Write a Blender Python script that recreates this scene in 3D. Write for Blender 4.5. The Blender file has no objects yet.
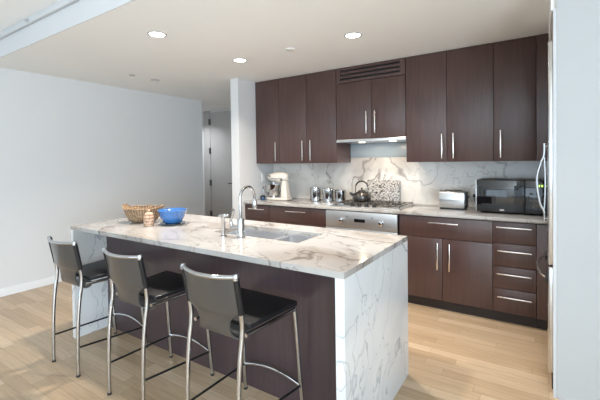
import bpy, bmesh, math, random
from mathutils import Vector, Matrix
random.seed(4)
PI = math.pi
C = bpy.context.scene
COL = C.collection

# ------------------------------------------------------------------ camera
YAW, PITCH, ROLL = 0.58134, -0.02013, -0.01415
fw = Vector((-math.sin(YAW)*math.cos(PITCH), math.cos(YAW)*math.cos(PITCH), math.sin(PITCH)))
rt = Vector((math.cos(YAW), math.sin(YAW), 0))
up = rt.cross(fw)
c_, s_ = math.cos(ROLL), math.sin(ROLL)
r2 = c_*rt + s_*up
u2 = -s_*rt + c_*up
cam = bpy.data.objects.new('camera', bpy.data.cameras.new('camera'))
COL.objects.link(cam)
m3 = Matrix((r2, u2, -fw)).transposed()
cam.matrix_world = Matrix.Translation((0, 0, 1.41267)) @ m3.to_4x4()
cam.data.sensor_width = 36
cam.data.lens = 368.21*36/600
cam.data.shift_y = -(200-168.63)/600
cam.data.clip_start = 0.02
C.camera = cam

# ------------------------------------------------------------------ world, big lights, exposure
w = bpy.data.worlds.new('sky'); C.world = w; w.use_nodes = True
w.node_tree.nodes['Background'].inputs[0].default_value = (0.72, 0.85, 1.0, 1)
w.node_tree.nodes['Background'].inputs[1].default_value = 1.0
C.view_settings.view_transform = 'Standard'
C.view_settings.look = 'None'
C.view_settings.gamma = 1
C.view_settings.exposure = 0.33

def area_light(name, loc, target, sx, sy, power, col):
    l = bpy.data.lights.new(name, 'AREA'); l.shape = 'RECTANGLE'; l.size = sx; l.size_y = sy
    l.energy = power; l.color = col
    o = bpy.data.objects.new(name, l); COL.objects.link(o); o.location = loc
    o.rotation_euler = (Vector(target)-Vector(loc)).to_track_quat('-Z', 'Y').to_euler()
    return o
area_light('rear_window_daylight', (-1.9, -5.42, 1.24), (-1.9, 0, 1.24), 4.6, 2.35, 60, (0.66, 0.83, 1.0))
area_light('side_window_daylight', (2.52, -2.6, 1.35), (0, -2.6, 3.2), 4.2, 2.1, 400, (0.75, 0.885, 1.0))
DOWN_POWER, DOWN_COL = 12.5, (1.0, 0.90, 0.80)
HOOD_POWER = 1.3

# ------------------------------------------------------------------ materials
def nodes(name):
    m = bpy.data.materials.new(name); m.use_nodes = True
    return m, m.node_tree.nodes, m.node_tree.links, m.node_tree.nodes['Principled BSDF']
def simple(name, col, rough=.5, metal=0, spec=.5, coat=0, bump=0, bscale=200, emit=None, estr=0, var=0.06, vscale=6):
    m, n, l, b = nodes(name)
    b.inputs['Roughness'].default_value = rough
    b.inputs['Metallic'].default_value = metal
    b.inputs['Specular IOR Level'].default_value = spec
    b.inputs['Coat Weight'].default_value = coat
    tc = n.new('ShaderNodeTexCoord')
    nz = n.new('ShaderNodeTexNoise'); nz.inputs['Scale'].default_value = vscale; nz.inputs['Detail'].default_value = 3
    l.new(tc.outputs['Object'], nz.inputs['Vector'])
    mx = n.new('ShaderNodeMix'); mx.data_type = 'RGBA'
    mx.inputs[6].default_value = tuple(c*(1-var) for c in col)+(1,)
    mx.inputs[7].default_value = tuple(min(1, c*(1+var)) for c in col)+(1,)
    l.new(nz.outputs['Fac'], mx.inputs[0]); l.new(mx.outputs[2], b.inputs['Base Color'])
    if bump:
        n2 = n.new('ShaderNodeTexNoise'); n2.inputs['Scale'].default_value = bscale
        l.new(tc.outputs['Object'], n2.inputs['Vector'])
        bp = n.new('ShaderNodeBump'); bp.inputs['Strength'].default_value = bump; bp.inputs['Distance'].default_value = .002
        l.new(n2.outputs['Fac'], bp.inputs['Height']); l.new(bp.outputs['Normal'], b.inputs['Normal'])
    if emit:
        b.inputs['Emission Color'].default_value = emit+(1,); b.inputs['Emission Strength'].default_value = estr
    return m
def math_node(n, l, op, a, b=None):
    k = n.new('ShaderNodeMath'); k.operation = op
    for i, v in enumerate((a, b)):
        if v is None: continue
        if isinstance(v, (int, float)): k.inputs[i].default_value = v
        else: l.new(v, k.inputs[i])
    return k.outputs[0]
def ramp(n, l, src, stops):
    r = n.new('ShaderNodeValToRGB'); e = r.color_ramp.elements
    while len(e) < len(stops): e.new(.5)
    for el, (p, c) in zip(e, stops): el.position = p; el.color = c+(1,) if len(c) == 3 else c
    l.new(src, r.inputs[0]); return r.outputs[0]
def mapping(n, l, src, scale=(1, 1, 1), loc=(0, 0, 0), rot=(0, 0, 0)):
    mp = n.new('ShaderNodeMapping'); mp.inputs['Scale'].default_value = scale
    mp.inputs['Location'].default_value = loc; mp.inputs['Rotation'].default_value = rot
    l.new(src, mp.inputs['Vector']); return mp.outputs[0]

def wood_floor():
    m, n, l, b = nodes('oak_plank_floor')
    tc = n.new('ShaderNodeTexCoord'); sp = n.new('ShaderNodeSeparateXYZ'); l.new(tc.outputs['Object'], sp.inputs[0])
    W, L = .083, .72
    row = math_node(n, l, 'DIVIDE', sp.outputs['Y'], W); rf = math_node(n, l, 'FLOOR', row); rfr = math_node(n, l, 'FRACT', row)
    wn = n.new('ShaderNodeTexWhiteNoise'); wn.noise_dimensions = '1D'; l.new(rf, wn.inputs['W'])
    off = math_node(n, l, 'MULTIPLY', wn.outputs['Value'], 7.3)
    xx = math_node(n, l, 'ADD', math_node(n, l, 'DIVIDE', sp.outputs['X'], L), off)
    cf = math_node(n, l, 'FLOOR', xx); cfr = math_node(n, l, 'FRACT', xx)
    cb = n.new('ShaderNodeCombineXYZ'); l.new(rf, cb.inputs[0]); l.new(cf, cb.inputs[1])
    w2 = n.new('ShaderNodeTexWhiteNoise'); w2.noise_dimensions = '2D'; l.new(cb.outputs[0], w2.inputs['Vector'])
    base = ramp(n, l, w2.outputs['Value'], [(0, (.43, .305, .19)), (.35, (.485, .35, .222)), (.75, (.535, .395, .258)), (1, (.61, .465, .32))])
    # grain
    add = n.new('ShaderNodeVectorMath'); add.operation = 'ADD'
    l.new(mapping(n, l, tc.outputs['Object'], (2.5, 45, 1)), add.inputs[0]); l.new(w2.outputs['Color'], add.inputs[1])
    g = n.new('ShaderNodeTexNoise'); g.inputs['Scale'].default_value = 1.6; g.inputs['Detail'].default_value = 5; g.inputs['Distortion'].default_value = .6
    l.new(add.outputs[0], g.inputs['Vector'])
    gr = ramp(n, l, g.outputs['Fac'], [(.25, (.82, .82, .82)), (.7, (1.06, 1.06, 1.06))])
    mu = n.new('ShaderNodeMix'); mu.data_type = 'RGBA'; mu.blend_type = 'MULTIPLY'; mu.inputs[0].default_value = 1
    l.new(base, mu.inputs[6]); l.new(gr, mu.inputs[7])
    # seams
    a = math_node(n, l, 'MINIMUM', rfr, math_node(n, l, 'SUBTRACT', 1, rfr)); a = math_node(n, l, 'MULTIPLY', a, W)
    c = math_node(n, l, 'MINIMUM', cfr, math_node(n, l, 'SUBTRACT', 1, cfr)); c = math_node(n, l, 'MULTIPLY', c, L)
    sm = math_node(n, l, 'LESS_THAN', math_node(n, l, 'MINIMUM', a, c), .0011)
    ms = n.new('ShaderNodeMix'); ms.data_type = 'RGBA'; l.new(math_node(n, l, 'MULTIPLY', sm, .55), ms.inputs[0])
    l.new(mu.outputs[2], ms.inputs[6]); ms.inputs[7].default_value = (.16, .09, .05, 1)
    l.new(ms.outputs[2], b.inputs['Base Color'])
    b.inputs['Roughness'].default_value = .34
    bp = n.new('ShaderNodeBump'); bp.inputs['Strength'].default_value = .15; bp.inputs['Distance'].default_value = .001
    l.new(g.outputs['Fac'], bp.inputs['Height']); l.new(bp.outputs['Normal'], b.inputs['Normal'])
    return m
def dark_wood(name, c0, c1, rough=.34):
    m, n, l, b = nodes(name)
    tc = n.new('ShaderNodeTexCoord')
    g = n.new('ShaderNodeTexNoise'); g.inputs['Scale'].default_value = 3; g.inputs['Detail'].default_value = 6; g.inputs['Distortion'].default_value = .3
    l.new(mapping(n, l, tc.outputs['Object'], (14, 14, .9)), g.inputs['Vector'])
    l.new(ramp(n, l, g.outputs['Fac'], [(.3, c0), (.7, c1)]), b.inputs['Base Color'])
    b.inputs['Roughness'].default_value = rough
    b.inputs['Coat Weight'].default_value = .25; b.inputs['Coat Roughness'].default_value = .3
    return m
def marble(name, base, vein, soft, seed=0.0, k=1.0, rough=.13, patch=.5, fine=.4):
    m, n, l, b = nodes(name)
    tc = n.new('ShaderNodeTexCoord')
    src = mapping(n, l, tc.outputs['Object'], (k, k, k), (seed, seed*.7, -seed), (.4, .5, .6))
    d = n.new('ShaderNodeTexNoise'); d.inputs['Scale'].default_value = 1.6; d.inputs['Detail'].default_value = 5
    l.new(src, d.inputs['Vector'])
    sc = n.new('ShaderNodeVectorMath'); sc.operation = 'SCALE'; sc.inputs['Scale'].default_value = .6; l.new(d.outputs['Color'], sc.inputs[0])
    ad = n.new('ShaderNodeVectorMath'); ad.operation = 'ADD'; l.new(src, ad.inputs[0]); l.new(sc.outputs[0], ad.inputs[1])
    def veins(scale, width, off, detail=3):
        t = n.new('ShaderNodeTexNoise'); t.inputs['Scale'].default_value = scale; t.inputs['Detail'].default_value = detail
        l.new(mapping(n, l, ad.outputs[0], (1, 1.5, .8), (off, off, off)), t.inputs['Vector'])
        a = math_node(n, l, 'ABSOLUTE', math_node(n, l, 'SUBTRACT', t.outputs['Fac'], .5))
        mr = n.new('ShaderNodeMapRange'); mr.inputs['From Min'].default_value = 0; mr.inputs['From Max'].default_value = width
        mr.inputs['To Min'].default_value = 1; mr.inputs['To Max'].default_value = 0; mr.interpolation_type = 'SMOOTHSTEP'
        l.new(a, mr.inputs['Value']); return mr.outputs[0]
    mk = n.new('ShaderNodeTexNoise'); mk.inputs['Scale'].default_value = 1.1; l.new(src, mk.inputs['Vector'])
    mask = ramp(n, l, mk.outputs['Fac'], [(.42, (.12, .12, .12)), (.62, (1, 1, 1))])
    v1 = math_node(n, l, 'MULTIPLY', veins(1.4, .016, 0), mask)
    v2 = math_node(n, l, 'MULTIPLY', veins(3.0, .012, 5.0), fine)
    v3 = math_node(n, l, 'MULTIPLY', veins(1.2, .13, 9.0), math_node(n, l, 'MULTIPLY', mask, patch))
    cl = n.new('ShaderNodeTexNoise'); cl.inputs['Scale'].default_value = 2.2; cl.inputs['Detail'].default_value = 4; l.new(ad.outputs[0], cl.inputs['Vector'])
    cloud = ramp(n, l, cl.outputs['Fac'], [(.35, tuple(c*.93 for c in base)), (.65, base)])
    x1 = n.new('ShaderNodeMix'); x1.data_type = 'RGBA'; l.new(v3, x1.inputs[0]); l.new(cloud, x1.inputs[6]); x1.inputs[7].default_value = soft+(1,)
    x2 = n.new('ShaderNodeMix'); x2.data_type = 'RGBA'; l.new(math_node(n, l, 'MAXIMUM', v1, v2), x2.inputs[0]); l.new(x1.outputs[2], x2.inputs[6]); x2.inputs[7].default_value = vein+(1,)
    l.new(x2.outputs[2], b.inputs['Base Color'])
    b.inputs['Roughness'].default_value = rough
    return m
def brushed(name, col, rough, axis=(1, 1, 60)):
    m, n, l, b = nodes(name)
    tc = n.new('ShaderNodeTexCoord'); g = n.new('ShaderNodeTexNoise'); g.inputs['Scale'].default_value = 8; g.inputs['Detail'].default_value = 4
    l.new(mapping(n, l, tc.outputs['Object'], axis), g.inputs['Vector'])
    mr = n.new('ShaderNodeMapRange'); mr.inputs['To Min'].default_value = rough*.8; mr.inputs['To Max'].default_value = rough*1.25
    l.new(g.outputs['Fac'], mr.inputs['Value']); l.new(mr.outputs[0], b.inputs['Roughness'])
    b.inputs['Base Color'].default_value = col+(1,); b.inputs['Metallic'].default_value = 1
    return m
def wicker():
    m, n, l, b = nodes('woven_brown_fibre')
    tc = n.new('ShaderNodeTexCoord'); sp = n.new('ShaderNodeSeparateXYZ'); l.new(tc.outputs['Object'], sp.inputs[0])
    ang = math_node(n, l, 'ARCTAN2', sp.outputs['Y'], sp.outputs['X'])
    s1 = math_node(n, l, 'SINE', math_node(n, l, 'MULTIPLY', ang, 40))
    s2 = math_node(n, l, 'SINE', math_node(n, l, 'MULTIPLY', sp.outputs['Z'], 420))
    h = math_node(n, l, 'ADD', math_node(n, l, 'MULTIPLY', s1, .7), math_node(n, l, 'MULTIPLY', s2, .3))
    nz = n.new('ShaderNodeTexNoise'); nz.inputs['Scale'].default_value = 40; l.new(tc.outputs['Object'], nz.inputs['Vector'])
    f = math_node(n, l, 'ADD', math_node(n, l, 'MULTIPLY', h, .22), nz.outputs['Fac'])
    l.new(ramp(n, l, f, [(.25, (.15, .09, .05)), (.5, (.27, .175, .10)), (.8, (.40, .29, .18))]), b.inputs['Base Color'])
    bp = n.new('ShaderNodeBump'); bp.inputs['Strength'].default_value = .6; bp.inputs['Distance'].default_value = .004
    l.new(h, bp.inputs['Height']); l.new(bp.outputs['Normal'], b.inputs['Normal']); b.inputs['Roughness'].default_value = .65
    return m
def speckle():
    m, n, l, b = nodes('black_and_white_speckle')
    tc = n.new('ShaderNodeTexCoord'); v = n.new('ShaderNodeTexNoise'); v.inputs['Scale'].default_value = 85; v.inputs['Detail'].default_value = 2
    l.new(tc.outputs['Object'], v.inputs['Vector'])
    l.new(ramp(n, l, v.outputs['Fac'], [(.38, (.03, .03, .03)), (.46, (.22, .21, .20)), (.56, (.55, .53, .50))]), b.inputs['Base Color'])
    b.inputs['Roughness'].default_value = .25
    return m
def jar_clay():
    m, n, l, b = nodes('banded_terracotta')
    tc = n.new('ShaderNodeTexCoord'); sp = n.new('ShaderNodeSeparateXYZ'); l.new(tc.outputs['Object'], sp.inputs[0])
    s = math_node(n, l, 'SINE', math_node(n, l, 'MULTIPLY', sp.outputs['Z'], 260))
    nz = n.new('ShaderNodeTexNoise'); nz.inputs['Scale'].default_value = 45; l.new(tc.outputs['Object'], nz.inputs['Vector'])
    f = math_node(n, l, 'ADD', math_node(n, l, 'MULTIPLY', s, .12), nz.outputs['Fac'])
    l.new(ramp(n, l, f, [(.25, (.20, .11, .07)), (.5, (.46, .30, .20)), (.8, (.66, .50, .38))]), b.inputs['Base Color'])
    b.inputs['Roughness'].default_value = .55
    return m

M = dict(
    floor=wood_floor(),
    wall=simple('white_wall_paint', (.66, .665, .665), .75, bump=.05, var=.01),
    ceil=simple('white_ceiling_paint', (.885, .895, .885), .85, var=.01),
    darkmetal=simple('dark_bronze_hardware', (.10, .10, .10), .4, .6),
    fascia=simple('toned_down_bulkhead_grey_trim', (.60, .615, .63), .8, var=.01),  # bulkhead face darkened against excess light; own grey on the fridge-side trim
    ring=simple('shade_grey_fitting_rim', (.42, .42, .42), .4, var=.02),  # shade on the white light rings put into this grey; also colours the cover
    wallr=simple('toned_down_wall_paint', (.46, .475, .48), .75, bump=.05, var=.01),  # wall colour darkened to offset too much light falling on this wall
    trim=simple('white_gloss_trim', (.80, .81, .82), .4, var=.01),
    greydoor=simple('grey_door_paint', (.42, .415, .405), .5, var=.02),
    wood=dark_wood('espresso_veneer', (.058, .029, .025), (.080, .042, .036)),
    panel=dark_wood('island_plum_brown_veneer', (.050, .031, .035), (.066, .043, .048), .32),
    toe=simple('dark_toe_kick', (.022, .014, .012), .5),
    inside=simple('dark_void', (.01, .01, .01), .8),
    top=marble('warm_veined_marble', (.465, .455, .44), (.17, .145, .125), (.30, .265, .235), 2.3, patch=.9, fine=.55),
    side=marble('white_grey_veined_marble', (.72, .73, .73), (.30, .33, .37), (.50, .53, .57), 6.1, patch=.6, fine=.6),
    splash=marble('backsplash_marble', (.74, .71, .66), (.27, .24, .22), (.46, .42, .39), 11.4, patch=.85),
    steel=brushed('brushed_stainless', (.62, .62, .62), .28),
    fridge=brushed('polished_fridge_steel', (.66, .66, .66), .13),
    steelh=brushed('brushed_stainless_panel', (.60, .61, .62), .42, (60, 1, 1)),
    sinksteel=brushed('sink_stainless', (.75, .77, .80), .33),
    bluepanel=simple('pale_blue_grey_panel', (.33, .39, .43), .3, var=.03),  # one even pale blue-grey, non-metal and fairly glossy
    nickel=simple('satin_nickel_pull', (.78, .74, .70), .25, 1, var=.02),
    chrome=simple('polished_chrome', (.55, .56, .57), .07, 1, var=.01),
    leather=simple('black_leather', (.010, .010, .011), .42, spec=.35, coat=.05, bump=.12, bscale=350),
    sling=simple('grey_black_leather', (.042, .042, .042), .30, spec=.8, coat=.35, bump=.05, bscale=350),
    black=simple('black_plastic', (.012, .012, .013), .35),
    rubber=simple('black_rubber', (.02, .02, .02), .6),
    iron=simple('cast_iron', (.055, .050, .046), .55, bump=.2),
    glass=simple('black_glass', (.006, .007, .009), .04, spec=.85, coat=0),
    enamel=simple('cream_enamel', (.74, .68, .60), .22, coat=.5, var=.01),
    kettle=simple('dark_grey_enamel', (.06, .055, .05), .15, .5, coat=.6),
    blue=simple('cobalt_blue_glaze', (.035, .14, .38), .12, coat=.8, var=.25, vscale=25),
    teal=simple('dark_teal_glaze', (.03, .075, .12), .15, coat=.6),
    wicker=wicker(), speckle=speckle(), clay=jar_clay(),
    white=simple('white_plastic', (.78, .78, .76), .4, var=.01),
    lamp=simple('lamp_diffuser', (.9, .9, .9), .5, emit=(1.0, .95, .88), estr=9, var=0),
    hoodlamp=simple('hood_lamp_lens', (.9, .9, .9), .5, emit=(1.0, .82, .6), estr=10, var=0),
    lcd=simple('green_display', (.02, .03, .02), .3, emit=(.45, .8, .12), estr=1.6, var=0),
    navy=simple('dark_blue_plastic', (.02, .07, .16), .25),
)

# ------------------------------------------------------------------ mesh helpers
class MB:
    def __init__(s): s.bm = bmesh.new()
    def _merge(s, b):
        me = bpy.data.meshes.new('t'); b.to_mesh(me); b.free(); s.bm.from_mesh(me); bpy.data.meshes.remove(me)
    def box(s, x0, x1, y0, y1, z0, z1, b=0, seg=2):
        t = bmesh.new(); bmesh.ops.create_cube(t, size=1)
        for v in t.verts:
            v.co = Vector(((x0+x1)/2+v.co.x*(x1-x0), (y0+y1)/2+v.co.y*(y1-y0), (z0+z1)/2+v.co.z*(z1-z0)))
        if b: bmesh.ops.bevel(t, geom=t.edges[:], offset=b, segments=seg, profile=.5, affect='EDGES')
        s._merge(t); return s
    def hexa(s, pts, b=0, seg=2):
        """eight corners: bottom four, then top four"""
        t = bmesh.new(); v = [t.verts.new(p) for p in pts]
        for f in ((3, 2, 1, 0), (4, 5, 6, 7), (0, 1, 5, 4), (1, 2, 6, 5), (2, 3, 7, 6), (3, 0, 4, 7)): t.faces.new([v[i] for i in f])
        if b: bmesh.ops.bevel(t, geom=t.edges[:], offset=b, segments=seg, profile=.5, affect='EDGES')
        s._merge(t); return s
    def prism(s, poly, plane, a0, a1, b=0):
        """poly of 2-D points extruded along the axis left out of plane ('XY','XZ','YZ')"""
        def P(u, v, a):
            return {'XY': (u, v, a), 'XZ': (u, a, v), 'YZ': (a, u, v)}[plane]
        t = bmesh.new()
        A = [t.verts.new(P(u, v, a0)) for u, v in poly]; B = [t.verts.new(P(u, v, a1)) for u, v in poly]
        t.faces.new(A[::-1]); t.faces.new(B); k = len(poly)
        for i in range(k): t.faces.new((A[i], A[(i+1) % k], B[(i+1) % k], B[i]))
        bmesh.ops.recalc_face_normals(t, faces=t.faces[:])
        if b: bmesh.ops.bevel(t, geom=t.edges[:], offset=b, segments=2, profile=.5, affect='EDGES')
        s._merge(t); return s
    def tube(s, pts, r, seg=12, closed=False, caps=True):
        pts = [Vector(p) for p in pts]; k = len(pts)
        rr = r if isinstance(r, (list, tuple)) else [r]*k
        T = []
        for i in range(k):
            if closed: d = pts[(i+1) % k]-pts[i-1]
            else: d = pts[min(i+1, k-1)]-pts[max(i-1, 0)]
            T.append(d.normalized())
        N = T[0].orthogonal().normalized(); rings = []
        for i in range(k):
            N = (N-T[i]*N.dot(T[i])).normalized(); Bn = T[i].cross(N)
            rings.append([s.bm.verts.new(pts[i]+rr[i]*(math.cos(2*PI*j/seg)*N+math.sin(2*PI*j/seg)*Bn)) for j in range(seg)])
        for i in range(k if closed else k-1):
            A, B = rings[i], rings[(i+1) % k]
            for j in range(seg): s.bm.faces.new((A[j], A[(j+1) % seg], B[(j+1) % seg], B[j]))
        if caps and not closed:
            s.bm.faces.new(rings[0][::-1]); s.bm.faces.new(rings[-1])
        return s
    def lathe(s, prof, c=(0, 0, 0), seg=32, axis='Z', mod=None):
        """prof: list of (r, h); r = 0 closes"""
        rings = []
        for r, h in prof:
            if r <= 1e-6 and not mod:
                rings.append([s._pt(0, h, 0, c, axis, None)])
            else:
                rings.append([s._pt(r, h, 2*PI*j/seg, c, axis, mod) for j in range(seg)])
        R = [[s.bm.verts.new(p) for p in q] for q in rings]
        for A, B in zip(R, R[1:]):
            for j in range(seg):
                a, b_, c2, d = A[j % len(A)], A[(j+1) % len(A)], B[(j+1) % len(B)], B[j % len(B)]
                f = []
                for v in (a, b_, c2, d):
                    if v not in f: f.append(v)
                if len(f) >= 3: s.bm.faces.new(f)
        return s
    @staticmethod
    def _pt(r, h, th, c, axis, mod):
        if mod: x, y, z = mod(r, h, th)
        else: x, y, z = r*math.cos(th), r*math.sin(th), h
        if axis == 'X': x, y, z = z, x, y
        elif axis == 'Y': x, y, z = x, z, -y
        return (x+c[0], y+c[1], z+c[2])
    def sheet(s, path, xs, th, bow=None, ws=None):
        """path of (y,z) swept over xs, thickness th; bow(x,t)->dy"""
        n = len(path); P = []
        for i, (y, z) in enumerate(path):
            y0, z0 = path[max(i-1, 0)]; y1, z1 = path[min(i+1, n-1)]
            L = math.hypot(y1-y0, z1-z0); ny, nz = -(z1-z0)/L, (y1-y0)/L
            P.append((y, z, ny, nz))
        G = []
        for side in (0, 1):
            G.append([[s.bm.verts.new((x*(ws[i] if ws else 1), y+side*th*ny+(bow(x, i/(n-1)) if bow else 0), z+side*th*nz)) for x in xs] for i, (y, z, ny, nz) in enumerate(P)])
        k = len(xs)
        for side in (0, 1):
            for i in range(n-1):
                for j in range(k-1):
                    q = (G[side][i][j], G[side][i][j+1], G[side][i+1][j+1], G[side][i+1][j])
                    s.bm.faces.new(q if side else q[::-1])
        for i in range(n-1):
            for j in (0, k-1): s.bm.faces.new((G[0][i][j], G[1][i][j], G[1][i+1][j], G[0][i+1][j]))
        for j in range(k-1):
            for i in (0, n-1): s.bm.faces.new((G[0][i][j], G[1][i][j], G[1][i][j+1], G[0][i][j+1]))
        return s
    def move(s, mat):
        bmesh.ops.transform(s.bm, matrix=mat, verts=s.bm.verts[:]); return s
    def build(s, name, mat, parent=None, smooth=True, ang=38):
        bmesh.ops.recalc_face_normals(s.bm, faces=s.bm.faces[:])
        off = Vector((0, 0, 0)); p = parent
        while p is not None: off += p.location; p = p.parent
        if off.length: bmesh.ops.translate(s.bm, vec=-off, verts=s.bm.verts[:])
        me = bpy.data.meshes.new(name); s.bm.to_mesh(me); s.bm.free()
        me.materials.append(M[mat])
        if smooth:
            for f in me.polygons: f.use_smooth = True
            me.set_sharp_from_angle(angle=math.radians(ang))
        o = bpy.data.objects.new(name, me); COL.objects.link(o)
        if parent: o.parent = parent
        return o
def tag(o, label, cat, group=None):
    o['label'] = label; o['category'] = cat
    if group: o['group'] = group
    return o
def thing(name, label, cat, loc=(0, 0, 0), group=None):
    o = bpy.data.objects.new(name, None); COL.objects.link(o); o.location = loc; o.empty_display_size = .05
    return tag(o, label, cat, group)
def struct(name, mb, mat, parent=None):
    o = mb.build(name, mat, parent)
    if parent is None: o['kind'] = 'structure'
    return o
def dup(root, loc, label, rotz=0):
    r = root.copy(); COL.objects.link(r); r.location = loc; r.rotation_euler = (0, 0, rotz); r['label'] = label
    for ch in list(root.children):
        c = ch.copy(); COL.objects.link(c); c.parent = r
        for g in list(ch.children):
            d = g.copy(); COL.objects.link(d); d.parent = c
    return r
def arc(c, r, a0, a1, n, plane):
    out = []
    for i in range(n+1):
        a = a0+(a1-a0)*i/n; u, v = r*math.cos(a), r*math.sin(a)
        out.append({'YZ': (c[0], c[1]+u, c[2]+v), 'XZ': (c[0]+u, c[1], c[2]+v), 'XY': (c[0]+u, c[1]+v, c[2])}[plane])
    return out
def spline(pts, n=8):
    P = [Vector(p) for p in pts]; out = []
    for i in range(len(P)-1):
        p0, p1, p2, p3 = P[max(i-1, 0)], P[i], P[i+1], P[min(i+2, len(P)-1)]
        for k in range(n):
            t = k/n
            out.append(.5*((2*p1)+(p2-p0)*t+(2*p0-5*p1+4*p2-p3)*t*t+(3*p1-p0-3*p2+p3)*t**3))
    out.append(P[-1]); return out

# ------------------------------------------------------------------ room shell
H = 2.468; HU = 2.69; XL = -4.871; YB = 4.155; XR = 2.6; YR = -5.5
HALL = 5.32
struct('floor', MB().box(-8, XR+.2, YR-.2, HALL+.2, -.1, 0), 'floor')
struct('ceiling', MB().box(-8, XR+.2, 1.4305, HALL+.2, H, HU+.12), 'ceil')
struct('ceiling_upper', MB().box(-8, XR+.2, YR-.2, 1.43, HU, HU+.12), 'ceil')
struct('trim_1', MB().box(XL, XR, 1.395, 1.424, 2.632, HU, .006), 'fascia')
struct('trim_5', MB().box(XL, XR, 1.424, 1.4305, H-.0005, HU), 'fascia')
struct('wall_left', MB().box(XL-.13, XL, YR-.1, 4.37, 0, HU), 'wall')
struct('wall_hall', MB().box(-8, -3.18, HALL, HALL+.1, 0, H), 'wall')
struct('wall_hall_end', MB().box(-8, -7.9, 3.2, HALL, 0, H), 'wall')
struct('wall_hall_near', MB().box(-8, XL-.13, 4.25, 4.37, 0, H), 'wall')
struct('wall_partition', MB().box(-3.312, -3.182, 3.454, HALL, 0, H), 'wall')
struct('wall_back', MB().box(-3.182, 1.0, YB+.02, YB+.15, 0, H), 'wall')
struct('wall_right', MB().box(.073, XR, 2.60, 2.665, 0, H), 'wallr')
struct('wall_recess', MB().box(.85, 1.0, 2.665, YB+.02, 0, H), 'wall')
# the living side of the room, behind the camera
def wall_with_hole(name, axis, a0, a1, hole, pos, th):
    mb = MB(); h0, h1, z0, z1 = hole
    for (u0, u1, w0, w1) in ((a0, h0, 0, HU), (h1, a1, 0, HU), (h0, h1, 0, z0), (h0, h1, z1, HU)):
        if axis == 'X': mb.box(u0, u1, pos, pos+th, w0, w1)
        else: mb.box(pos, pos+th, u0, u1, w0, w1)
    struct(name, mb, 'wall')
wall_with_hole('wall_rear', 'X', XL, XR, (-4.2, .4, .04, 2.45), YR, .1)
wall_with_hole('wall_side', 'Y', YR, 2.6, (-4.7, -.5, .3, 2.4), XR, .1)
f = MB()
for x in (-4.2, -2.68, -1.15, .34): f.box(x, x+.06, YR+.1, YR+.15, .04, 2.45)
for z in (.04, 2.39): f.box(-4.2, .4, YR+.1, YR+.15, z, z+.06)
struct('window_1', f, 'trim')
f = MB()
for y in (-4.7, -3.3, -1.92, -.56): f.box(XR-.05, XR, y, y+.06, .3, 2.4)
for z in (.3, 2.34): f.box(XR-.05, XR, -4.7, -.5, z, z+.06)
struct('window_2', f, 'trim')
struct('baseboard_left', MB().box(XL, XL+.014, YR+.1, 4.37, .012, .085, .003).box(XL, XL+.022, YR+.1, 4.37, 0, .014, .003), 'trim')
struct('baseboard_partition', MB().box(-3.326, -3.312, 3.44, HALL, 0, .085, .003).box(-3.326, -3.19, 3.44, 3.454, 0, .085, .003), 'trim')
# hall door
d = struct('door_1', MB().box(-5.665, -4.80, HALL-.018, HALL, .01, 2.43, .002), 'greydoor')
for z in (.36, 1.0, 1.65, 2.24): MB().box(-5.695, -5.650, HALL-.04, HALL-.017, z-.06, z+.06, .003).build('hinge', 'darkmetal', d)
hd = MB(); hd.lathe([(0, 0), (.028, 0), (.028, .01), (0, .01)], (-4.99, HALL-.028, 1.0), 20, 'Y')
hd.tube([(-4.99, HALL-.02, 1.0), (-4.99, HALL-.075, 1.0), (-5.13, HALL-.075, 1.0)], .011, 10)
hd.build('door_handle', 'darkmetal', d)
struct('trim_2', MB().box(-5.86, -5.675, HALL-.022, HALL, 0, 2.46, .003).box(-4.79, -4.745, HALL-.025, HALL, 0, 2.46, .003), 'greydoor')

# ------------------------------------------------------------------ cabinet builders
YU, YF = 3.78, 3.54          # faces of the wall and base cabinets
def pull_v(mb, x, y, z0, z1):
    mb.box(x-.006, x+.006, y-.034, y-.022, z0, z1, .003)
    for z in (z0+.025, z1-.025): mb.tube([(x, y-.026, z), (x, y, z)], .005, 8)
def pull_h(mb, x0, x1, y, z):
    mb.box(x0, x1, y-.034, y-.022, z-.006, z+.006, .003)
    for x in (x0+.03, x1-.03): mb.tube([(x, y-.026, z), (x, y, z)], .005, 8)
G = .0022
def front(root, name, x0, x1, z0, z1, y, pull=None):
    d = MB().box(x0+G, x1-G, y, y+.02, z0+G, z1-G, .0012).build(name, 'wood', root)
    if pull:
        mb = MB(); k = pull[0]
        if k == 'v': pull_v(mb, pull[1], y, pull[2], pull[3])
        else: pull_h(mb, pull[1], pull[2], y, pull[3])
        mb.build('handle', 'nickel', d)
    return d
def shell(root, x0, x1, y0, y1, z0, z1, t=.016):
    mb = MB(); mb.box(x0+.0008, x0+t, y0, y1, z0, z1).box(x1-t, x1-.0008, y0, y1, z0, z1)
    mb.box(x0+t, x1-t, y0, y1, z0, z0+t).box(x0+t, x1-t, y0, y1, z1-t, z1).box(x0+t, x1-t, y1-.008, y1, z0+t, z1-t)
    return mb.build('body', 'wood', root)
ZU0, ZU1 = 1.389, H-.004
def wall_cabinet(label, x0, x1, doors, z0=ZU0, z1=ZU1):
    r = thing('wall_cabinet', label, 'cabinet', ((x0+x1)/2, YB, z0), 'dark wood wall cabinets')
    shell(r, x0, x1, YU+.0205, YB+.0, z0, ZU1)
    for (a, b, p) in doors: front(r, 'door', a, b, z0-.004, z1, YU, p)
    return r
wall_cabinet('dark wood wall cabinet with one door, above the white stand mixer', -3.178, -2.792, [(-3.178, -2.792, ('v', -2.838, 1.418, 1.662))])
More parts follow.
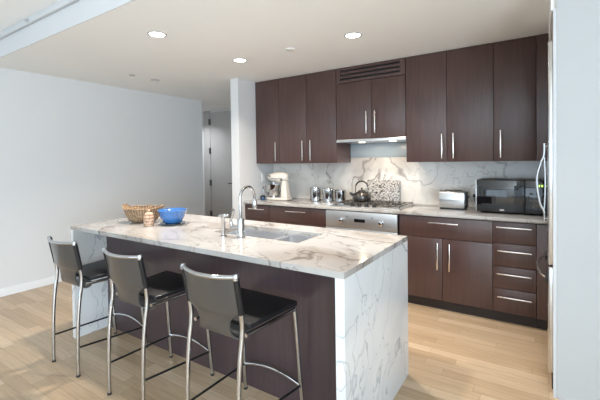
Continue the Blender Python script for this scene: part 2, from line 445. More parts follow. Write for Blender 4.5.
wall_cabinet('dark wood two-door wall cabinet above the steel canisters, next to the hood', -2.792, -1.975, [(-2.792, -2.384, ('v', -2.431, 1.418, 1.662)), (-2.384, -1.975, ('v', -2.317, 1.418, 1.662))])
hc = wall_cabinet('short dark wood two-door cabinet above the range hood with a slotted vent on top', -1.972, -1.172,
                  [(-1.972, -1.549, ('v', -1.598, 1.705, 1.95)), (-1.549, -1.172, ('v', -1.50, 1.705, 1.95))], 1.655, 2.288)
vp = MB()
vx0, vx1 = -1.968, -1.176
vp.box(vx0, vx1, YU, YU+.02, 2.292, 2.322).box(vx0, vx1, YU, YU+.02, 2.434, 2.462).box(vx0, vx0+.045, YU, YU+.02, 2.322, 2.434).box(vx1-.055, vx1, YU, YU+.02, 2.322, 2.434)
for z in (2.344, 2.389): vp.box(vx0+.045, vx1-.055, YU+.002, YU+.02, z, z+.024)
vn = vp.build('vent_panel', 'wood', hc)
MB().box(vx0+.03, vx1-.03, YU+.022, YU+.03, 2.305, 2.455).build('vent_opening', 'inside', vn)
wall_cabinet('dark wood two-door wall cabinet above the steel toaster', -1.169, -.368, [(-1.169, -.772, ('v', -.815, 1.418, 1.662)), (-.772, -.368, ('v', -.710, 1.418, 1.662))])
wall_cabinet('narrow dark wood wall cabinet with one door, above the black microwave', -.368, -.041, [(-.368, -.041, ('v', -.310, 1.418, 1.668))])
tag(MB().box(-.0385, .848, YU, YU+.02, ZU0-.004, ZU1, .0012).build('filler_panel', 'wood'), 'dark wood filler strip closing the wall cabinets beside the fridge', 'cabinet panel')

def base_cabinet(label, x0, x1, fronts):
    r = thing('base_cabinet', label, 'cabinet', ((x0+x1)/2, YB, 0), 'dark wood base cabinets')
    shell(r, x0, x1, YF+.0205, YB, .1, .882)
    MB().box(x0, x1, 3.60, 3.615, 0, .0995).build('toe_kick', 'toe', r)
    for (nm, a, b, z0, z1, p) in fronts: front(r, nm, a, b, z0, z1, YF, p)
    return r
base_cabinet('dark wood base cabinet with one narrow drawer, under the stand mixer', -3.178, -2.782, [('drawer', -3.178, -2.782, .69, .874, ('h', -3.10, -2.842, .825)), ('door', -3.178, -2.782, .1, .69, ('v', -2.825, .39, .64))])
base_cabinet('dark wood base cabinet with a wide drawer, under the steel canisters', -2.782, -1.978, [('drawer', -2.782, -1.978, .69, .874, ('h', -2.526, -2.246, .827)), ('door', -2.782, -2.38, .1, .69, ('v', -2.43, .39, .64)), ('door', -2.38, -1.978, .1, .69, ('v', -2.33, .39, .64))])
base_cabinet('dark wood base cabinet with two doors below a wide drawer, under the toaster', -1.172, -.354, [('drawer', -1.172, -.354, .68, .874, ('h', -.888, -.627, .823)), ('door', -1.172, -.768, .1, .68, ('v', -.809, .39, .642)), ('door', -.768, -.354, .1, .68, ('v', -.704, .39, .642))])
base_cabinet('dark wood stack of four drawers with long steel pulls, under the microwave', -.354, -.038, [('drawer', -.354, -.038, .692, .874, ('h', -.326, -.067, .83)), ('drawer', -.354, -.038, .495, .692, ('h', -.319, -.067, .63)), ('drawer', -.354, -.038, .305, .495, ('h', -.323, -.072, .434)), ('drawer', -.354, -.038, .1, .305, ('h', -.32, -.068, .239))])
fl = tag(MB().box(-.036, .848, YF, YF+.02, .1, .874, .0012).build('filler_panel', 'wood'), 'dark wood filler strip between the drawer stack and the fridge', 'cabinet panel')
MB().box(-.037, .848, 3.60, 3.615, 0, .0995).build('toe_kick', 'toe', fl)

# worktop, backsplash
tag(MB().box(-3.18, .848, 3.515, YB, .884, .914, .003).build('worktop', 'top'), 'long veined marble worktop running along the dark base cabinets', 'worktop')
tag(MB().box(-3.18, .848, YB, YB+.0195, .9145, 1.444).build('backsplash', 'splash'), 'marble backsplash slab with grey veins behind the cooktop and toaster', 'backsplash')
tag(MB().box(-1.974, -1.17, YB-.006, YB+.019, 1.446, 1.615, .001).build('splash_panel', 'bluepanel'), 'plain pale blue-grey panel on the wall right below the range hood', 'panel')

# range hood
hd = thing('range_hood', 'slim stainless range hood under the short cabinet above the cooktop', 'range hood', (-1.57, YB, 1.616))
MB().box(-1.971, -1.171, 3.768, YB-.001, 1.618, 1.650, .003).build('body', 'steel', hd)
MB().box(-1.93, -1.21, 3.93, 4.12, 1.6135, 1.6175, .001).build('filter', 'steelh', hd)
for x in (-1.69, -1.335):
    MB().lathe([(0, 0), (.034, 0), (.034, -.004), (0, -.004)], (x, 3.85, 1.6175), 20).build('lamp', 'hoodlamp', hd)
    l = bpy.data.lights.new('hood_lamp_light', 'AREA'); l.shape = 'DISK'; l.size = .06; l.energy = HOOD_POWER; l.color = (1, .80, .58)
    o = bpy.data.objects.new('hood_lamp_light', l); COL.objects.link(o); o.parent = hd; o.location = Vector((x, 3.85, 1.610))-hd.location

# oven
ov = thing('oven', 'built-in stainless oven with two control knobs under the gas cooktop', 'oven', (-1.575, YB, 0))
MB().box(-1.971, -1.179, 3.525, 4.12, .11, .882).build('body', 'black', ov)
MB().box(-1.972, -1.178, 3.50, 3.524, .705, .876, .003).build('control_panel', 'steelh', ov)
for x in (-1.787, -1.345):
    k = MB().lathe([(0, 0), (.030, 0), (.030, .005), (.023, .008), (.020, .028), (.016, .031), (0, .031)], (0, 0, 0), 24, 'Y')
    k.move(Matrix.Translation((x, 3.4995, .783)) @ Matrix.Rotation(PI, 4, 'Z')).build('knob', 'chrome', ov)
MB().box(-1.635, -1.515, 3.4975, 3.501, .772, .806, .001).build('display', 'glass', ov)
for x in (-1.715, -1.435): MB().lathe([(0, 0), (.006, 0), (.006, .004), (0, .004)], (x, 3.496, .826), 12, 'Y').build('button', 'black', ov)
dr = MB().box(-1.972, -1.178, 3.50, 3.524, .12, .70, .003).build('oven_door', 'steelh', ov)
MB().box(-1.85, -1.30, 3.497, 3.501, .22, .55, .001).build('oven_window', 'glass', dr)
MB().tube([(-1.90, 3.46, .645), (-1.25, 3.46, .645)], .011).tube([(-1.88, 3.46, .645), (-1.88, 3.50, .645)], .007, 8).tube([(-1.27, 3.46, .645), (-1.27, 3.50, .645)], .007, 8).build('handle', 'steel', dr)
MB().box(-1.971, -1.179, 3.60, 3.612, 0, .105).build('toe_kick', 'toe', ov)

# gas cooktop
ck = thing('gas_cooktop', 'stainless gas cooktop with black grates and four front knobs in the worktop', 'cooktop', (-1.57, 3.80, .914))
MB().box(-1.955, -1.165, 3.545, 4.075, .9143, .926, .004).build('tray', 'steel', ck)
for i, x in enumerate((-1.70, -1.617, -1.536, -1.455)):
    MB().lathe([(0, 0), (.023, 0), (.022, .006), (.018, .008), (.017, .03), (.013, .033), (0, .033)], (x, 3.60, .926), 20).build('knob', 'black', ck)
for (x, y, r) in ((-1.80, 3.93, .042), (-1.80, 3.70, .035), (-1.575, 3.85, .055), (-1.33, 3.95, .042), (-1.33, 3.68, .035)):
    MB().lathe([(0, 0), (r+.015, 0), (r+.012, .006), (r, .006), (r, .008), (r-.004, .010), (0, .010)], (x, y, .926), 24).build('burner', 'iron', ck)
for (x0, x1, y0, y1) in ((-1.935, -1.70, 3.66, 4.055), (-1.69, -1.46, 3.70, 4.055), (-1.45, -1.185, 3.60, 4.055)):
    g = MB(); t = .009; z0, z1 = .937, .944
    for x in (x0, x1-t): g.box(x, x+t, y0, y1, z0, z1, .002)
    for y in (y0, y1-t): g.box(x0, x1, y, y+t, z0, z1, .002)
    for kx in (.25, .5, .75): g.box(x0+(x1-x0)*kx-t/2, x0+(x1-x0)*kx+t/2, y0, y1, z0, z1, .002)
    for ky in (.33, .66): g.box(x0, x1, y0+(y1-y0)*ky-t/2, y0+(y1-y0)*ky+t/2, z0, z1, .002)
    for x in (x0+.001, x1-t-.001):
        for y in (y0+.001, y1-t-.001): g.box(x, x+t, y, y+t, .926, z0+.002)
    g.build('grate', 'iron', ck)

# ------------------------------------------------------------------ fridge in its recess
fr = thing('refrigerator', 'tall stainless refrigerator with bowed handles in the wall recess', 'refrigerator', (.45, 3.08, 0))
FX = .030
MB().box(FX+.05, .80, 2.69, 3.48, .02, 2.12, .004).build('body', 'steel', fr)
d1 = MB().box(FX, FX+.045, 2.685, 3.485, .76, 2.115, .012, 3).build('door', 'fridge', fr)
d2 = MB().box(FX, FX+.045, 2.685, 3.485, .10, .75, .012, 3).build('freezer_drawer', 'fridge', fr)
MB().box(FX+.02, FX+.05, 2.69, 3.48, .0, .095).build('kick_grille', 'black', fr)
hp = spline([(FX-.016, 3.0, 1.51), (FX-.018, 3.0, 1.43), (FX-.038, 3.0, 1.37), (FX-.058, 3.0, 1.26), (FX-.042, 3.0, 1.11), (FX-.018, 3.0, 1.05), (FX-.016, 3.0, .98)], 8)
MB().tube(hp, .0085, 10).tube([(FX-.0165, 3.0, 1.43), (FX-.012, 3.0, 1.34), (FX-.010, 3.0, 1.24), (FX-.012, 3.0, 1.14), (FX-.0165, 3.0, 1.05)], .006, 10).tube([(FX-.016, 3.0, 1.49), (FX+.004, 3.0, 1.49)], .006, 8).tube([(FX-.016, 3.0, 1.0), (FX+.004, 3.0, 1.0)], .006, 8).build('handle', 'chrome', d1)  # inner strand is the bow's reflection in the door, built as geometry
hp = spline([(FX-.006, 2.76, .66), (FX-.04, 2.85, .665), (FX-.055, 3.05, .67), (FX-.04, 3.27, .665), (FX-.006, 3.38, .66)], 8)
MB().tube(hp, .009, 10).build('handle', 'nickel', d2)
for y in (2.76, 3.38): MB().box(FX-.012, FX+.004, y-.015, y+.015, .63, .69, .003).build('handle_mount', 'black', d2)
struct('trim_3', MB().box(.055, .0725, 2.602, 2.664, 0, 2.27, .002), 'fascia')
struct('trim_4', MB().box(.045, .84, 2.63, 3.50, 2.27, H), 'ceil')
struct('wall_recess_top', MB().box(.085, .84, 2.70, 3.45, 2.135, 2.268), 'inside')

# ------------------------------------------------------------------ island
isl = thing('kitchen_island', 'kitchen island with a veined marble top and marble waterfall ends', 'kitchen island', (-1.97, 1.92, 0))
X0, X1, Y0, Y1 = -3.202, -.735, 1.463, 2.386
SX0, SX1, SY0, SY1 = -1.975, -1.245, 1.860, 2.185       # sink opening
def slab_with_hole(o, i, z0, z1):
    mb = MB(); b = mb.bm
    def ring(r, z): return [b.verts.new((x, y, z)) for x, y in ((r[0], r[2]), (r[1], r[2]), (r[1], r[3]), (r[0], r[3]))]
    ob, ot, ib, it = ring(o, z0), ring(o, z1), ring(i, z0), ring(i, z1)
    for k in range(4):
        j = (k+1) % 4
        for f in ((ot[k], ot[j], it[j], it[k]), (ob[j], ob[k], ib[k], ib[j]), (ob[k], ob[j], ot[j], ot[k]), (ib[j], ib[k], it[k], it[j])): b.faces.new(f)
    return mb
slab_with_hole((X0, X1, Y0, Y1), (SX0, SX1, SY0, SY1), .884, .914).build('countertop', 'top', isl)
MB().box(X0, X0+.042, Y0, Y1, 0, .8838).build('waterfall_end', 'side', isl)
MB().box(X1-.046, X1, Y0, Y1, 0, .8838).build('waterfall_end', 'side', isl)
MB().box(X0+.0425, X1-.0465, 1.735, 1.755, 0, .8835).build('seating_panel', 'panel', isl)
MB().box(X0+.0425, X1-.0465, 1.755, 2.335, .10, .12).box(X0+.0425, X1-.0465, 2.28, 2.295, 0, .0995).build('cabinet_base', 'toe', isl)
n = 4; xa, xb = X0+.044, X1-.048
for i in range(n):
    a, b = xa+(xb-xa)*i/n, xa+(xb-xa)*(i+1)/n
    d = MB().box(a+.002, b-.002, 2.34, 2.36, .105, .875, .001).build('cabinet_door', 'wood', isl)
    mb = MB(); hx = b-.05 if i % 2 == 0 else a+.05
    mb.box(hx-.006, hx+.006, 2.382, 2.394, .55, .80, .003).tube([(hx, 2.36, .58), (hx, 2.386, .58)], .005, 8).tube([(hx, 2.36, .77), (hx, 2.386, .77)], .005, 8)
    mb.build('handle', 'nickel', d)

# sink
sk = thing('kitchen_sink', 'undermount stainless double bowl sink in the island top', 'sink', ((SX0+SX1)/2, 2.02, .68))
def bowl(x0, x1, y0, y1, z0, z1, th=.004):
    t = bmesh.new(); bmesh.ops.create_cube(t, size=1)
    for v in t.verts: v.co = Vector(((x0+x1)/2+v.co.x*(x1-x0), (y0+y1)/2+v.co.y*(y1-y0), (z0+z1)/2+v.co.z*(z1-z0)))
    top = max(t.faces, key=lambda f: f.calc_center_median().z); bmesh.ops.delete(t, geom=[top], context='FACES_ONLY')
    ed = [e for e in t.edges if not (e.verts[0].co.z > z1-.001 and e.verts[1].co.z > z1-.001)]
    bmesh.ops.bevel(t, geom=ed, offset=.03, segments=5, profile=.5, affect='EDGES')
    bmesh.ops.recalc_face_normals(t, faces=t.faces[:])
    bmesh.ops.solidify(t, geom=t.faces[:], thickness=th)
    m = MB(); m._merge(t); return m
for a, b in ((SX0-.004, -1.562), (-1.532, SX1+.004)):
    bw = bowl(a, b, SY0-.004, SY1+.004, .69, .872)
    o = bw.build('bowl', 'sinksteel', sk)
    MB().lathe([(0, .001), (.03, .001), (.042, .003), (.042, 0), (0, 0)], ((a+b)/2, 2.04, .6945), 24).build('drain', 'chrome', o)
fg = MB()
fg.box(SX0-.03, SX1+.03, SY0-.03, SY0-.004, .872, .8835).box(SX0-.03, SX1+.03, SY1+.004, SY1+.03, .872, .8835)
fg.box(SX0-.03, SX0-.004, SY0-.004, SY1+.004, .872, .8835).box(SX1+.004, SX1+.03, SY0-.004, SY1+.004, .872, .8835).box(-1.562, -1.532, SY0-.004, SY1+.004, .858, .8725, .004)
fg.build('rim', 'sinksteel', sk)

# faucet and soap dispenser
ft = thing('kitchen_faucet', 'chrome gooseneck faucet standing by the island sink', 'faucet', (-1.655, 1.80, .914))
fx, fy = -1.655, 1.80
MB().lathe([(0, 0), (.031, 0), (.031, .008), (.0235, .012), (.0235, .122), (.020, .128), (0, .128)], (fx, fy, .914), 28).build('body', 'chrome', ft)
R = .070; zc = 1.176
sp = [(fx, fy, 1.03), (fx, fy, 1.08), (fx, fy, 1.14)]+arc((fx, fy+R, zc), R, PI, .12, 20, 'YZ')
sp += [(fx, fy+2*R+.004, 1.155)]
MB().tube(sp, .0095, 14).build('spout', 'chrome', ft)
MB().lathe([(0, 0), (.013, 0), (.0155, .01), (.0155, .055), (.0115, .068), (0, .068)], (fx, fy+2*R+.004, 1.088), 20).build('nozzle', 'chrome', ft)
MB().tube([(fx-.01, fy, .978), (fx-.085, fy, .978)], .0145, 16).build('valve', 'chrome', ft)
MB().tube(spline([(fx-.075, fy, .985), (fx-.085, fy-.004, 1.02), (fx-.065, fy-.008, 1.06), (fx-.052, fy-.012, 1.10)], 5), [.0105]*5+[.009]*11, 10).build('lever', 'chrome', ft)
sd = thing('soap_dispenser', 'short chrome soap dispenser standing beside the gooseneck faucet', 'soap dispenser', (-1.80, 1.785, .914))
MB().lathe([(0, 0), (.024, 0), (.024, .006), (.015, .01), (.0145, .115), (.017, .12), (.017, .14), (.012, .146), (0, .146)], (-1.80, 1.785, .914), 24).build('body', 'chrome', sd)
MB().tube([(-1.835, 1.78, 1.045), (-1.815, 1.78, 1.054), (-1.775, 1.79, 1.056), (-1.762, 1.795, 1.054)], [.009, .0105, .0105, .008], 12).build('pump_spout', 'chrome', sd)

# ------------------------------------------------------------------ things on the island
e1 = Vector((.836, .549)); e2 = Vector((-.549, .836))
bk = thing('wicker_bowl', 'brown boat-shaped woven bowl with raised ends on the island top', 'bowl', (-2.845, 1.885, .914))
def boat(r, h, th):
    c, s = math.cos(th), math.sin(th)
    u = r*c*.94; v = r*s*.80
    lift = (abs(c)**10)*.024*(h/.12)*(1.3 if c < 0 else .7) if h > .03 else 0
    wob = .0035*math.sin(9*th)*(h/.12)
    p = e1*u+e2*v
    return (p.x, p.y, h+lift+wob)
MB().lathe([(.0, .0), (.075, 0), (.100, .005), (.128, .024), (.149, .055), (.162, .088), (.178, .118), (.172, .122), (.155, .092), (.136, .060), (.110, .033), (.078, .013), (0, .008)], (-2.845, 1.885, .914), 56, 'Z', boat).build('bowl_body', 'wicker', bk)
rim = []
for j in range(72):
    th = 2*PI*j/72; x, y, z = boat(.174, .120, th); rim.append((x-2.845, y+1.885, z+.914))
MB().tube(rim, .006, 8, True).build('rim', 'wicker', bk)
jr = thing('lidded_jar', 'small banded brown jar with a knobbed lid in front of the woven bowl', 'jar', (-2.605, 1.772, .914))
jc = (-2.605, 1.772, .914)
MB().lathe([(0, 0), (.030, 0), (.034, .006), (.041, .03), (.042, .06), (.036, .084), (.030, .09), (0, .09)], jc, 32).build('jar_body', 'clay', jr)
MB().lathe([(0, .0905), (.033, .0905), (.034, .096), (.026, .106), (.012, .112), (.008, .118), (.011, .126), (.007, .134), (0, .135)], jc, 28).build('lid', 'clay', jr)
bb = thing('blue_bowl', 'shiny cobalt blue bowl on a dark saucer on the island top', 'bowl', (-2.525, 1.935, .914))
bc = (-2.525, 1.935, .914)
MB().lathe([(0, .010), (.045, .010), (.060, .012), (.075, .022), (.098, .065), (.112, .108), (.118, .116), (.114, .120), (.108, .112), (.092, .066), (.068, .027), (0, .018)], bc, 44).build('bowl_body', 'blue', bb)
MB().lathe([(0, 0), (.055, 0), (.075, .003), (.098, .010), (.098, .0125), (.074, .0075), (.05, .0095), (0, .0095)], bc, 40).build('saucer', 'teal', bb)

# ------------------------------------------------------------------ things on the worktop
ZW = .914
# stand mixer, nose towards the partition wall
mx = thing('stand_mixer', 'cream stand mixer with a steel bowl on the worktop by the partition wall', 'stand mixer', (-2.88, 3.87, ZW))
mxx, mxy = -2.88, 3.87
base = [(-.155+.07*math.cos(a)*1.0, .075*math.sin(a)) for a in [PI/2+PI*i/14 for i in range(15)]]
base = [(x+.03, y) for x, y in base]+[(.12, -.085), (.17, -.06), (.17, .06), (.12, .085)]
MB().prism([(mxx+x, mxy+y) for x, y in base], 'XY', ZW, ZW+.028, .008).build('base', 'enamel', mx)
MB().hexa([(mxx+.055, mxy-.058, ZW+.02), (mxx+.165, mxy-.062, ZW+.02), (mxx+.165, mxy+.062, ZW+.02), (mxx+.055, mxy+.058, ZW+.02),
           (mxx+.065, mxy-.036, ZW+.25), (mxx+.130, mxy-.038, ZW+.25), (mxx+.130, mxy+.038, ZW+.25), (mxx+.065, mxy+.036, ZW+.25)], .02, 4).build('column', 'enamel', mx)
hp = [(0, -.155), (.022, -.152), (.036, -.140), (.047, -.115), (.057, -.07), (.065, -.01), (.068, .05), (.064, .10), (.050, .14), (.028, .158), (0, .165)]
hm = MB().lathe(hp, (0, 0, 0), 28, 'X')
hm.move(Matrix.Translation((mxx-.012, mxy, ZW+.292)) @ Matrix.Diagonal((1, .95, 1.05, 1)))
hm.build('motor_head', 'enamel', mx)
MB().lathe([(0, 0), (.022, 0), (.022, .012), (0, .012)], (mxx-.18, mxy, ZW+.295), 16, 'X').build('hub_cap', 'chrome', mx)
MB().box(mxx-.10, mxx+.10, mxy-.068, mxy-.056, ZW+.276, ZW+.284, .002).build('trim_band', 'chrome', mx)
for dx in (-.10, .09): MB().lathe([(0, 0), (.010, 0), (.010, .014), (0, .014)], (mxx+dx, mxy-.075, ZW+.262 if dx > 0 else ZW+.31), 12, 'Y').build('control_knob', 'black', mx)
MB().lathe([(0, 0), (.05, 0), (.05, .006), (.045, .012), (.075, .035), (.097, .08), (.103, .14), (.106, .172), (.103, .172), (.098, .14), (.092, .08), (.07, .04), (0, .02)], (mxx-.085, mxy, ZW+.028), 36).build('mixing_bowl', 'chrome', mx)
MB().tube(spline([(mxx-.185, mxy-.02, ZW+.175), (mxx-.23, mxy-.03, ZW+.165), (mxx-.225, mxy-.03, ZW+.10), (mxx-.178, mxy-.02, ZW+.09)], 6), .006, 8).build('bowl_handle', 'chrome', mx)
MB().tube([(mxx-.085, mxy, ZW+.24), (mxx-.085, mxy, ZW+.13)], .012, 12).lathe([(0, 0), (.04, .03), (.05, .07), (.02, .11), (0, .11)], (mxx-.085, mxy, ZW+.06), 16).build('beater', 'steel', mx)
cu = thing('small_tub', 'small dark blue tub with a black lid beside the stand mixer', 'tub', (-3.085, 3.79, ZW))
MB().lathe([(0, 0), (.028, 0), (.036, .012), (.034, .034), (0, .034)], (-3.085, 3.79, ZW), 24).build('body', 'navy', cu)
MB().lathe([(0, .0345), (.037, .0345), (.036, .046), (.02, .054), (0, .055)], (-3.085, 3.79, ZW), 24).build('lid', 'black', cu)

# canisters
def canister(x, y, r, h, label):
    t = thing('canister', label, 'canister', (x, y, ZW), 'steel canisters in a row')
    MB().lathe([(0, 0), (r-.003, 0), (r, .003), (r, h*.80), (r-.003, h*.805), (0, h*.805)], (x, y, ZW), 36).build('canister_body', 'chrome', t)
    MB().lathe([(0, h*.81), (r-.002, h*.81), (r+.001, h*.82), (r+.001, h*.96), (r-.004, h), (0, h)], (x, y, ZW), 36).build('lid', 'chrome', t)
canister(-2.372, 3.96, .070, .172, 'tallest of the steel canisters, nearest the stand mixer')
canister(-2.192, 3.96, .070, .166, 'steel canister standing between the other two canisters')
canister(-2.035, 3.98, .066, .148, 'shortest of the steel canisters, nearest the cooktop')

# kettle
kt = thing('kettle', 'dark round kettle with an arched handle on the back of the cooktop', 'kettle', (-1.735, 3.93, .9445))
kc = (-1.735, 3.93, .9445)
MB().lathe([(0, 0), (.085, 0), (.102, .012), (.109, .042), (.101, .078), (.074, .104), (.045, .113), (.045, .116), (0, .116)], kc, 40).build('kettle_body', 'kettle', kt)
MB().lathe([(0, .1165), (.043, .1165), (.035, .126), (.01, .130), (.008, .138), (.014, .146), (.008, .155), (0, .156)], kc, 28).build('lid', 'kettle', kt)
sp = spline([(kc[0]-.080, kc[1]-.02, kc[2]+.06), (kc[0]-.108, kc[1]-.05, kc[2]+.082), (kc[0]-.118, kc[1]-.06, kc[2]+.10)], 5)
MB().tube(sp, [.022-.001*i for i in range(len(sp))], 14).build('spout', 'kettle', kt)
hp = [(kc[0]-.078, kc[1], kc[2]+.085)]+arc((kc[0], kc[1], kc[2]+.150), .078, PI, 0, 16, 'XZ')+[(kc[0]+.078, kc[1], kc[2]+.085)]
MB().tube(hp, [.005]*3+[.009]*13+[.005]*3, 10).build('handle', 'kettle', kt)

# speckled board leaning on the backsplash
br = MB().box(-.2, .2, -.006, .006, 0, .268, .004)
br.move(Matrix.Translation((-1.552, 4.098, ZW+.0015)) @ Matrix.Rotation(math.radians(-9), 4, 'X'))
tag(br.build('serving_board', 'speckle'), 'black and white speckled board leaning on the backsplash behind the kettle', 'board')

# toaster
tx0, tx1, ty0, ty1 = -.862, -.628, 3.845, 4.01
to = thing('toaster', 'stainless two-slot toaster on the worktop beside the microwave', 'toaster', (-.745, 3.93, ZW))
MB().prism([(ty0, ZW+.018), (ty0-.004, ZW+.10), (ty0+.004, ZW+.165), (ty0+.022, ZW+.186), (ty1-.022, ZW+.186), (ty1-.004, ZW+.165), (ty1+.004, ZW+.10), (ty1, ZW+.018)], 'YZ', tx0, tx1, .004).build('housing', 'steel', to)
MB().box(tx0+.005, tx1-.005, ty0+.004, ty1-.004, ZW, ZW+.0185, .002).build('foot_plate', 'black', to)
for y in (ty0+.05, ty1-.075): MB().box(tx0+.04, tx1-.035, y, y+.025, ZW+.1855, ZW+.188).build('slot', 'inside', to)
MB().box(tx1, tx1+.012, ty0+.006, ty1-.006, ZW+.012, ZW+.172, .005).build('end_panel', 'black', to)
MB().box(tx1+.012, tx1+.034, ty0+.055, ty0+.10, ZW+.115, ZW+.135, .004).build('lever', 'black', to)
MB().lathe([(0, 0), (.017, 0), (.015, .016), (0, .016)], (tx1+.012, ty0+.045, ZW+.055), 18, 'X').build('dial', 'black', to)

# microwave
MX0, MX1, MY0, MY1 = -.508, .075, 3.735, 4.10
mw = thing('microwave', 'black glass-front microwave oven on the worktop beside the fridge', 'microwave', ((MX0+MX1)/2, 3.92, ZW))
MB().box(MX0, MX1, MY0+.02, MY1, ZW+.014, ZW+.305, .006).build('housing', 'black', mw)
for x in (MX0+.04, MX1-.05):
    for y in (MY0+.05, MY1-.05): MB().lathe([(0, 0), (.012, 0), (.012, .015), (0, .015)], (x, y, ZW), 12).build('foot', 'rubber', mw)
md = MB().box(MX0+.002, -.124, MY0, MY0+.02, ZW+.016, ZW+.303, .004).build('door', 'glass', mw)
MB().box(MX0+.045, -.165, MY0-.0012, MY0+.002, ZW+.062, ZW+.255, .0004).build('door_window', 'glass', md)
MB().box(MX0-.006, MX0+.002, MY0+.001, MY0+.03, ZW+.016, ZW+.305, .002).build('side_trim', 'steel', mw)
MB().lathe([(0, 0), (.016, 0), (.016, .0015), (0, .0015)], (0, 0, 0), 20, 'Y').move(Matrix.Translation((-.30, MY0-.0012, ZW+.036)) @ Matrix.Diagonal((1.3, 1, .35, 1))).build('badge', 'white', md)
mp = MB().box(-.121, MX1-.002, MY0, MY0+.02, ZW+.016, ZW+.303, .004).build('control_panel', 'glass', mw)
dg = MB()
for x in (-.020, .002): dg.box(x-.007, x+.007, MY0-.0012, MY0+.001, ZW+.250, ZW+.268)
dg.build('clock_display', 'lcd', mp)
for i in range(3):
    for j in range(4): MB().box(-.075+i*.045-.012, -.075+i*.045+.012, MY0-.001, MY0+.001, ZW+.06+j*.04, ZW+.078+j*.04).build('key', 'black', mp)

# outlet with plug, and the switch plate on the partition
ol = thing('wall_outlet', 'white outlet with a black plug on the backsplash between toaster and microwave', 'outlet', (-.575, YB, 1.03))
MB().box(-.612, -.538, YB-.005, YB-.0003, .985, 1.10, .002).build('plate', 'white', ol)
MB().box(-.592, -.560, YB-.042, YB-.005, 1.02, 1.05, .006).tube(spline([(-.576, YB-.035, 1.03), (-.575, YB-.06, 1.01), (-.56, YB-.05, .95), (-.53, YB-.04, .9185)], 5), .004, 8).build('plug', 'black', ol)
sw = thing('wall_outlet', 'white outlet plate on the partition wall above the stand mixer', 'outlet', (-3.18, 3.92, 1.20))
MB().box(-3.1818, -3.176, 3.885, 3.955, 1.14, 1.255, .002).build('plate', 'white', sw)
for z in (1.17, 1.215): MB().box(-3.1765, -3.1745, 3.905, 3.935, z-.012, z+.016, .001).build('socket', 'trim', sw)

# ------------------------------------------------------------------ bar stools
ST = 'counter stools along the island'
st = thing('bar_stool', 'chrome bar stool with black leather seat, nearest the far marble end of the island', 'bar stool', (0, 0, 0), ST)
for s in (-1, 1):
    pr = spline([(s*.174, -.24, 0.004), (s*.174, -.238, .19), (s*.174, -.232, .36), (s*.174, -.220, .50), (s*.174, -.205, .60), (s*.175, -.206, .69), (s*.178, -.243, .893)], 8)
    MB().tube(pr, .0115, 14).build('rear_leg', 'chrome', st)
    MB().tube(pr[41:], .0145, 14).build('back_sleeve', 'leather', st)
    pf = [(s*.213, .24, .004), (s*.196, .196, .605)]
    MB().tube(pf, .0115, 14).build('front_leg', 'chrome', st)
    MB().tube([(s*.174, -.178, .60), (s*.196, .196, .598)], .010, 12).build('seat_rail', 'chrome', st)
    MB().tube([(s*.174, -.235, .192), (s*.2085, .228, .163)], .0065, 10).build('side_stretcher', 'leather', st)
fr_ = [(-.208+.416*i/16, .228, .163+.036*(1-((i-8)/8)**2)) for i in range(17)]
MB().tube(fr_, .009, 12).build('footrest', 'chrome', st)
def bow(x, t): return -.045*(1-(x/.18)**2)*max(0, 1-t*1.5)
prof = [(-.243, .882, 1), (-.233, .815, 1), (-.222, .745, 1), (-.218, .716, 1), (-.217, .704, .95), (-.215, .690, .80), (-.213, .670, .68), (-.211, .645, .62), (-.209, .618, .61), (-.203, .592, .66),
        (-.190, .575, .76), (-.170, .566, .88), (-.150, .570, .97), (-.135, .585, 1), (-.128, .606, 1)]
path = [(p.x, p.y, p.z) for p in spline(prof, 4)]
xs = [-.168+.336*i/14 for i in range(15)]
MB().sheet([p[:2] for p in path], xs, .005, bow, [p[2] for p in path]).build('backrest', 'sling', st)
rl = [(-.180+.360*i/20, -.245-.047*(1-((i-10)/10)**2), .893-.004*(1-((i-10)/10)**2)) for i in range(21)]
tr = MB().tube(rl, .0105, 12)
for s in (-1, 1): tr.lathe([(0, -.016), (.013, -.016), (.0145, 0), (.011, .010), (0, .012)], (s*.179, -.245, .895), 16)
tr.build('top_rail', 'chrome', st)
sz0, sz1 = .616, .645
MB().hexa([(-.176, -.150, sz0), (.176, -.150, sz0), (.207, .213, sz0), (-.207, .213, sz0), (-.176, -.150, sz1-.004), (.176, -.150, sz1-.004), (.207, .213, sz1), (-.207, .213, sz1)], .008, 3).build('seat', 'leather', st)
for (x, y) in ((-.213, .24), (.213, .24), (-.174, -.24), (.174, -.24)):
    MB().lathe([(0, 0), (.013, 0), (.013, .008), (.0118, .014), (0, .014)], (x, y, 0), 14).build('foot_cap', 'rubber', st)
st.location = (-2.755, 1.445, 0)
dup(st, (-2.045, 1.452, 0), 'chrome bar stool with black leather seat, between the other two stools')
dup(st, (-1.333, 1.460, 0), 'chrome bar stool with black leather seat, nearest the marble end facing the fridge')

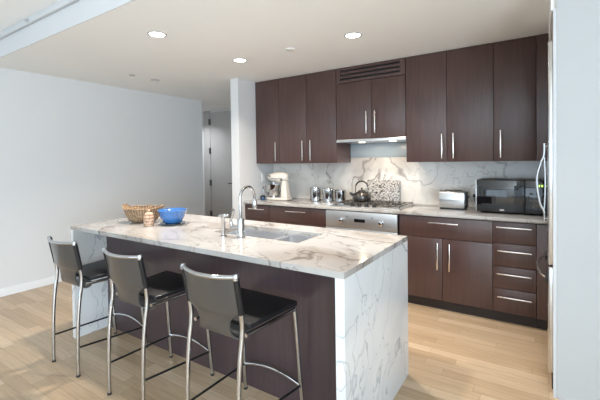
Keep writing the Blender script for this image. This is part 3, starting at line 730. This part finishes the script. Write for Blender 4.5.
# ------------------------------------------------------------------ ceiling fittings
GL = 'lit recessed ceiling lights'
def downlight(x, y, label, power=None, col=None):
    t = thing('ceiling_light', label, 'ceiling light', (x, y, H), GL)
    MB().lathe([(.062, -.0005), (.074, -.0005), (.075, -.005), (.066, -.008), (.060, -.004), (.060, -.0005)], (x, y, H), 36).build('trim_ring', 'ring', t)
    MB().lathe([(0, -.004), (.0605, -.004), (.0605, -.001), (0, -.001)], (x, y, H), 32).build('lamp', 'lamp', t)
    l = bpy.data.lights.new('ceiling_light_light', 'AREA'); l.shape = 'DISK'; l.size = .11; l.energy = power or DOWN_POWER; l.color = col or DOWN_COL; l.spread = math.radians(125)
    o = bpy.data.objects.new('ceiling_light_light', l); COL.objects.link(o); o.parent = t; o.location = (0, 0, -.012)
downlight(-2.627, 1.90, 'lit round recessed ceiling light over the island, near the ceiling bulkhead')
downlight(-2.609, 2.870, 'lit round recessed ceiling light close to the partition wall end')
downlight(-1.327, 2.862, 'lit round recessed ceiling light in front of the range hood')
downlight(-1.327, 1.90, 'lit round recessed ceiling light over the sink end of the island')
downlight(-5.75, 4.75, 'unseen round fill light added in the hallway to brighten the grey door', 9, (.93, .96, 1))  # added fill lamp out of camera view, brightens the hall and its door
t = thing('ceiling_light', 'small unlit recessed ceiling light near the long white wall', 'ceiling light', (-4.095, 2.92, H))
MB().lathe([(.036, -.0005), (.052, -.0005), (.052, -.005), (.040, -.007), (.036, -.002)], (-4.095, 2.92, H), 28).build('trim_ring', 'ring', t)
MB().lathe([(0, -.003), (.037, -.003), (.037, -.0005), (0, -.0005)], (-4.095, 2.92, H), 24).build('lamp', 'white', t)
tag(MB().lathe([(0, -.010), (.026, -.010), (.034, -.006), (.036, -.0003), (0, -.0003)], (-4.08, 2.595, H), 24).build('sprinkler_cover', 'ring'), 'small flat grey cover on the ceiling near the unlit recessed light', 'sprinkler cover')
tag(MB().lathe([(0, -.012), (.036, -.012), (.044, -.008), (.045, -.0003), (0, -.0003)], (-1.977, 2.868, H), 24).build('smoke_detector', 'white'), 'flat white ceiling disc between the two lit recessed lights', 'smoke detector')
sp_ = thing('fire_sprinkler', 'tiny dark sprinkler head on the trim of the ceiling bulkhead', 'sprinkler', (-3.70, 1.395, 2.655))
MB().lathe([(0, 0), (.016, 0), (.014, .006), (0, .006)], (-3.70, 1.389, 2.655), 16, 'Y').build('escutcheon', 'steel', sp_)
MB().lathe([(0, 0), (.006, 0), (.006, .02), (0, .02)], (-3.70, 1.37, 2.655), 10, 'Y').build('nozzle', 'steel', sp_)
